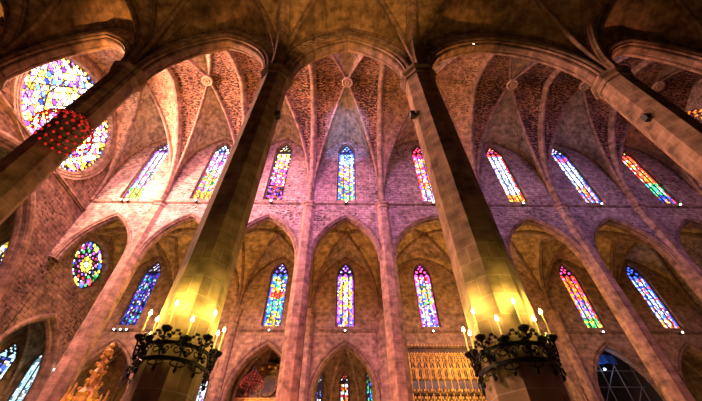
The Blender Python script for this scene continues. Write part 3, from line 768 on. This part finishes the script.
for k in range(NC):
    xc = X0+bw*(k+.5)
    for za, a_, w_ in ((18.3, bw*.46, .035), (17.5, bw*.42, .03), (16.7, bw*.38, .03)):
        m = MB(); m.sweep(pointed(xc, a_, za-1.0, za, 6, za-1.4), [(-w_,-.05),(w_,-.05),(w_,.05),(-w_,.05)], lambda x, z, b: (x, -.30+b, z)); m.build('canopy_arch', 'gold', r)
    m = MB(); m.sweep(pointed(xc, bw*.4, 12.4, 13.25, 6, 11.9), [(-.04,-.08),(.04,-.08),(.04,.05),(-.04,.05)], lambda x, z, b: (x, -.32+b, z)); m.build('niche_arch', 'gold', r)
    m = MB(); m.lathe([(.16,10.3),(.18,10.9),(.14,11.6),(.17,11.9),(.07,12.05),(.10,12.2),(.03,12.38)], 8, (xc, -.34, 0)); m.build('statuette', 'gold', r)
    m = MB()
    for q in range(3): m.box((xc-.22+q*.2, -.30, 15.5), (xc-.18+q*.2, -.2, 16.6))
    m.box((xc-.02, -.26, 15.5), (xc+.02, -.2, 18.3)); m.box((xc-.24, -.26, 16.5), (xc+.24, -.2, 16.56))
    for q in range(4): m.box((xc-bw*.45, -.28, 17.55+q*.22), (xc+bw*.45, -.22, 17.60+q*.22))
    m.build('tracery', 'gold', r)

# ------------------------------------------------------------------ baroque altarpiece
r = empty('baroque_altarpiece', (-9.27, 44.6, 0), 'dark gilded baroque altarpiece with an oval painting inside a chapel arch', 'altarpiece')
m = MB(); m.box((-3.3, 0, 0), (3.3, .5, 14.2)); m.build('body', 'golddark', r)
m = MB(); m.box((-3.5, -.75, 13.9), (3.5, .5, 14.35)); m.box((-3.3, -.6, 13.55), (3.3, .5, 13.9)); m.box((-3.4, -.85, 14.35), (3.4, .5, 14.5)); m.build('cornice', 'gold', r)
m = MB(); up = pointed(0, 2.5, 15.6, 18.7, 10); m.face([(x, .05, z) for x, z in [(-2.5,14.4)]+up+[(2.5,14.4)]][::-1]); m.face([(x, .5, z) for x, z in [(-2.5,14.4)]+up+[(2.5,14.4)]])
m.sweep([(-2.5,14.4)]+up+[(2.5,14.4)], [(-.3,-.25),(.1,-.3),(.15,.4),(-.3,.4)], lambda x, z, b: (x, b, z)); m.build('crown', 'golddark', r)
m = MB(); m.sweep([(1.05*math.cos(-2*PI*k/28), 16.2+1.25*math.sin(-2*PI*k/28)) for k in range(29)], [(-.14,-.16),(.14,-.16),(.14,.1),(-.14,.1)], lambda x, z, b: (x, b-.1, z), caps=False); fr = m.build('painting_frame', 'golddark', r)
m = MB(); m.face([(1.0*math.cos(2*PI*k/28), -.06, 16.2+1.2*math.sin(2*PI*k/28)) for k in range(28)]); m.build('painting', 'paint', r)
for x in (-2.6, -1.7, 1.7, 2.6):
    m = MB(); pts = []
    m.lathe([(.28,8.),(.3,8.3),(.22,8.5)]+[(.20+.035*math.sin(q*1.6), 8.6+q*.16) for q in range(30)]+[(.3,13.5),(.34,13.7)], 10, (x, -.45, 0)); m.build('column', 'gold', r)
for k in range(26):
    t = k/25; a = PI*t; x = -2.35*math.cos(a); z = 15.0+3.2*math.sin(a)
    m = MB(); m.lathe([(.03,-.22),(.2,-.1),(.25,.05),(.12,.2),(.02,.28)], 6, (x, -.22, z)); m.build('carved_leaf', 'golddark' if k % 3 else 'gold', r)
for sg in (-1, 1):
    m = MB(); pts = []
    for q in range(26):
        t = q/25*3.2*PI; rr = .62*(1-q/32); pts.append((sg*(2.9-.1*q/25+rr*math.cos(t)), -.2, 15.3+rr*math.sin(t)))
    m.tube(pts, .12, 6); m.build('volute', 'golddark', r)

# ------------------------------------------------------------------ scaffolding in the unlit chapel
r = empty('scaffolding', (31.87, 42.6, 0), 'steel lattice scaffolding standing inside the unlit chapel arch', 'scaffolding')
for x in (-2.9, -1., .9, 2.8):
    m = MB(); m.tube([(x,0,0), (x,0,18)], .05, 6); m.build('upright', 'steel', r)
for z in (8.2, 10.6, 13., 15.4, 17.2):
    m = MB(); m.tube([(-3.2,0,z), (3.2,0,z)], .045, 6); m.build('ledger', 'steel', r)
for k, (x, z) in enumerate(((-1., 10.6), (.9, 13.), (-2.9, 13.), (.9, 8.2), (-1., 15.4), (-2.9, 8.2))):
    m = MB(); m.tube([(x,.06,z), (x+1.9,.06,z+2.4)], .045, 6); m.build('diagonal_brace', 'steel', r)
o = empty('blue_tarpaulin', (31.6, 42.9, 18.1), 'blue tarpaulin strip at the top of the scaffolded arch', 'tarpaulin')
m = MB(); G = [[(x*.24, .12*math.sin(x*1.3)+.04*j, 1.15*j/3+.1*math.sin(x*.5)) for x in range(-8, 9)] for j in range(4)]; m.grid(G); q = m.build('sheet', 'tarp', o); md = q.modifiers.new('t', 'SOLIDIFY'); md.thickness = .03
o = empty('wall_lamp', (31.0, 42.1, 17.2), 'small bluish white lamp inside the scaffolded arch', 'lamp')
m = MB(); m.lathe([(.03,-.14),(.12,-.08),(.14,.05),(.05,.12)], 10); m.build('bulb', 'bluelamp', o); m = MB(); m.tube([(0,0,.1), (0,.1,.3), (0,.25,.35)], .03, 5); m.build('bracket', 'iron', o)

# ------------------------------------------------------------------ lights
def light(kind, loc, energy, col, size=.3, aim=None, spot=None, sy=None, blend=.6):
    L = bpy.data.lights.new('lamp', kind); L.energy = energy; L.color = col
    if kind == 'AREA':
        L.size = size
        if sy: L.shape = 'RECTANGLE'; L.size_y = sy
    else: L.shadow_soft_size = size
    if kind == 'SPOT': L.spot_size = math.radians(spot); L.spot_blend = blend
    o = bpy.data.objects.new('light', L); C.objects.link(o); o.location = loc
    if aim is not None: o.rotation_euler = (Vector(aim)-Vector(loc)).to_track_quat('-Z', 'Y').to_euler()
    return o
# daylight tinted by the stained glass of the near clerestory windows
tint = [(1., .50, .52), (1., .44, .62), (.95, .34, .88), (.68, .30, .95), (.70, .38, .70), (.50, .34, .95), (.46, .32, 1.), (.75, .36, .62)]
en = [1900, 2100, 1900, 1350, 450, 480, 450, 300]
for i in range(NB):
    xc = (B[i]+B[i+1])/2
    light('AREA', (xc, YN+.75, 40.), en[i], tint[i], 2.2, (xc, YF, 30.), sy=9).data.spread = math.radians(105)
light('SPOT', (0, YN+1.2, 36.), 22000, (.30, .42, 1.), .3, (0, 26.5, 43.5), 26)  # unseen blue spot added to tint the central vault web
# the great rose: daylight
light('AREA', (XE+1.2, RC[0], RC[1]), 26000, (1., .47, .32), 9, (XE+30, RC[0]-3, RC[1]-14))
# unseen spots added on the nave side of the near piers to light the vault
LX = -5.5
def behind(k, y, z):                       # stands on the far side of pier k
    return (B[k]*y/YN, y, z)
fl = {1: (8500, (1., .46, .14)), 2: (7500, (1., .43, .12)), 3: (2500, (1., .40, .12)), 4: (2900, (1., .42, .10)), 5: (1500, (1., .38, .2)), 6: (1500, (1., .42, .3))}
for k, (e, c) in fl.items():
    light('SPOT', behind(k, YN+1.25, 22.), e, c, .15, (B[k]+.5, YN+9, 46), 105)
# low spots added out of view to wash the far piers and the aisle wall
for k, e in ((1, 1500), (2, 2600), (3, 6500), (4, 6500), (5, 2000), (6, 1800)):
    light('SPOT', (B[k]+LX, 15., 2.5), e*1.05, (1., .29, .12), .15, (B[k]+.3, YW, 19), 70)
# hidden point lights added behind the far piers to brighten the aisle vault
for k, e in ((1, 900), (2, 900), (3, 2200), (4, 2200), (5, 800), (6, 300), (7, 200)):
    light('POINT', behind(k, YF+1.15, 20.) if k in (3, 4) else (B[k], YF+1.15, 20.), e, (1., .55, .13), .15)
# near aisle: warm spots without fixtures, added to light the vault
for x, e in ((-27, 400), (-18, 1200), (-9, 2600), (0, 13000), (11, 700), (22, 300)):
    light('SPOT', (x, -.8, 14.), e, (1., .50, .14), .3, (x, 6.0, 31), 48)
# chapels
for i in chap:
    if i != 6: light('POINT', ((B[i]+B[i+1])/2, YW+2.2, 11.), 380 if i == 3 else 160, (1., .60, .25), .2)
light('POINT', (XE-3.2, 35.3, 10.), 110, (.8, .75, .35), .2)
light('POINT', (31.2, 41.95, 17.5), 60, (.35, .55, 1.), .1)
light('POINT', (-40, 20, 15.), 500, (1., .75, .3), .3)
light('POINT', (12., 38.0, 11.), 1000, (1., .62, .2), .2)
light('POINT', (-14.5, 22.5, 5.5), 900, (1., .55, .15), .2)

w = bpy.data.worlds.new('world'); bpy.context.scene.world = w; w.use_nodes = True
bg = w.node_tree.nodes['Background']; bg.inputs[0].default_value = (.55, .45, .6, 1); bg.inputs[1].default_value = .02

# ------------------------------------------------------------------ camera
cam = bpy.data.cameras.new('camera'); co = bpy.data.objects.new('camera', cam); C.objects.link(co)
f, p, yaw, roll, cx0 = 340.35, .8126, .015, -.0017, -.0251
cam.sensor_width = 36; cam.lens = f/702*36; cam.shift_x = .002; cam.clip_start = .05; cam.clip_end = 300
F_ = Vector((math.sin(yaw)*math.cos(p), math.cos(yaw)*math.cos(p), math.sin(p))); r_ = Vector((math.cos(yaw), -math.sin(yaw), 0)); u_ = r_.cross(F_)
c, s = math.cos(roll), math.sin(roll); R1 = c*r_+s*u_; U1 = -s*r_+c*u_
mw = Matrix(((R1.x, U1.x, -F_.x, cx0), (R1.y, U1.y, -F_.y, 0), (R1.z, U1.z, -F_.z, 1.6), (0, 0, 0, 1)))
co.matrix_world = mw
sc = bpy.context.scene; sc.camera = co
sc.view_settings.view_transform = 'Standard'; sc.view_settings.look = 'None'; sc.view_settings.gamma = 1; sc.view_settings.use_curve_mapping = False
sc.view_settings.exposure = 0.2
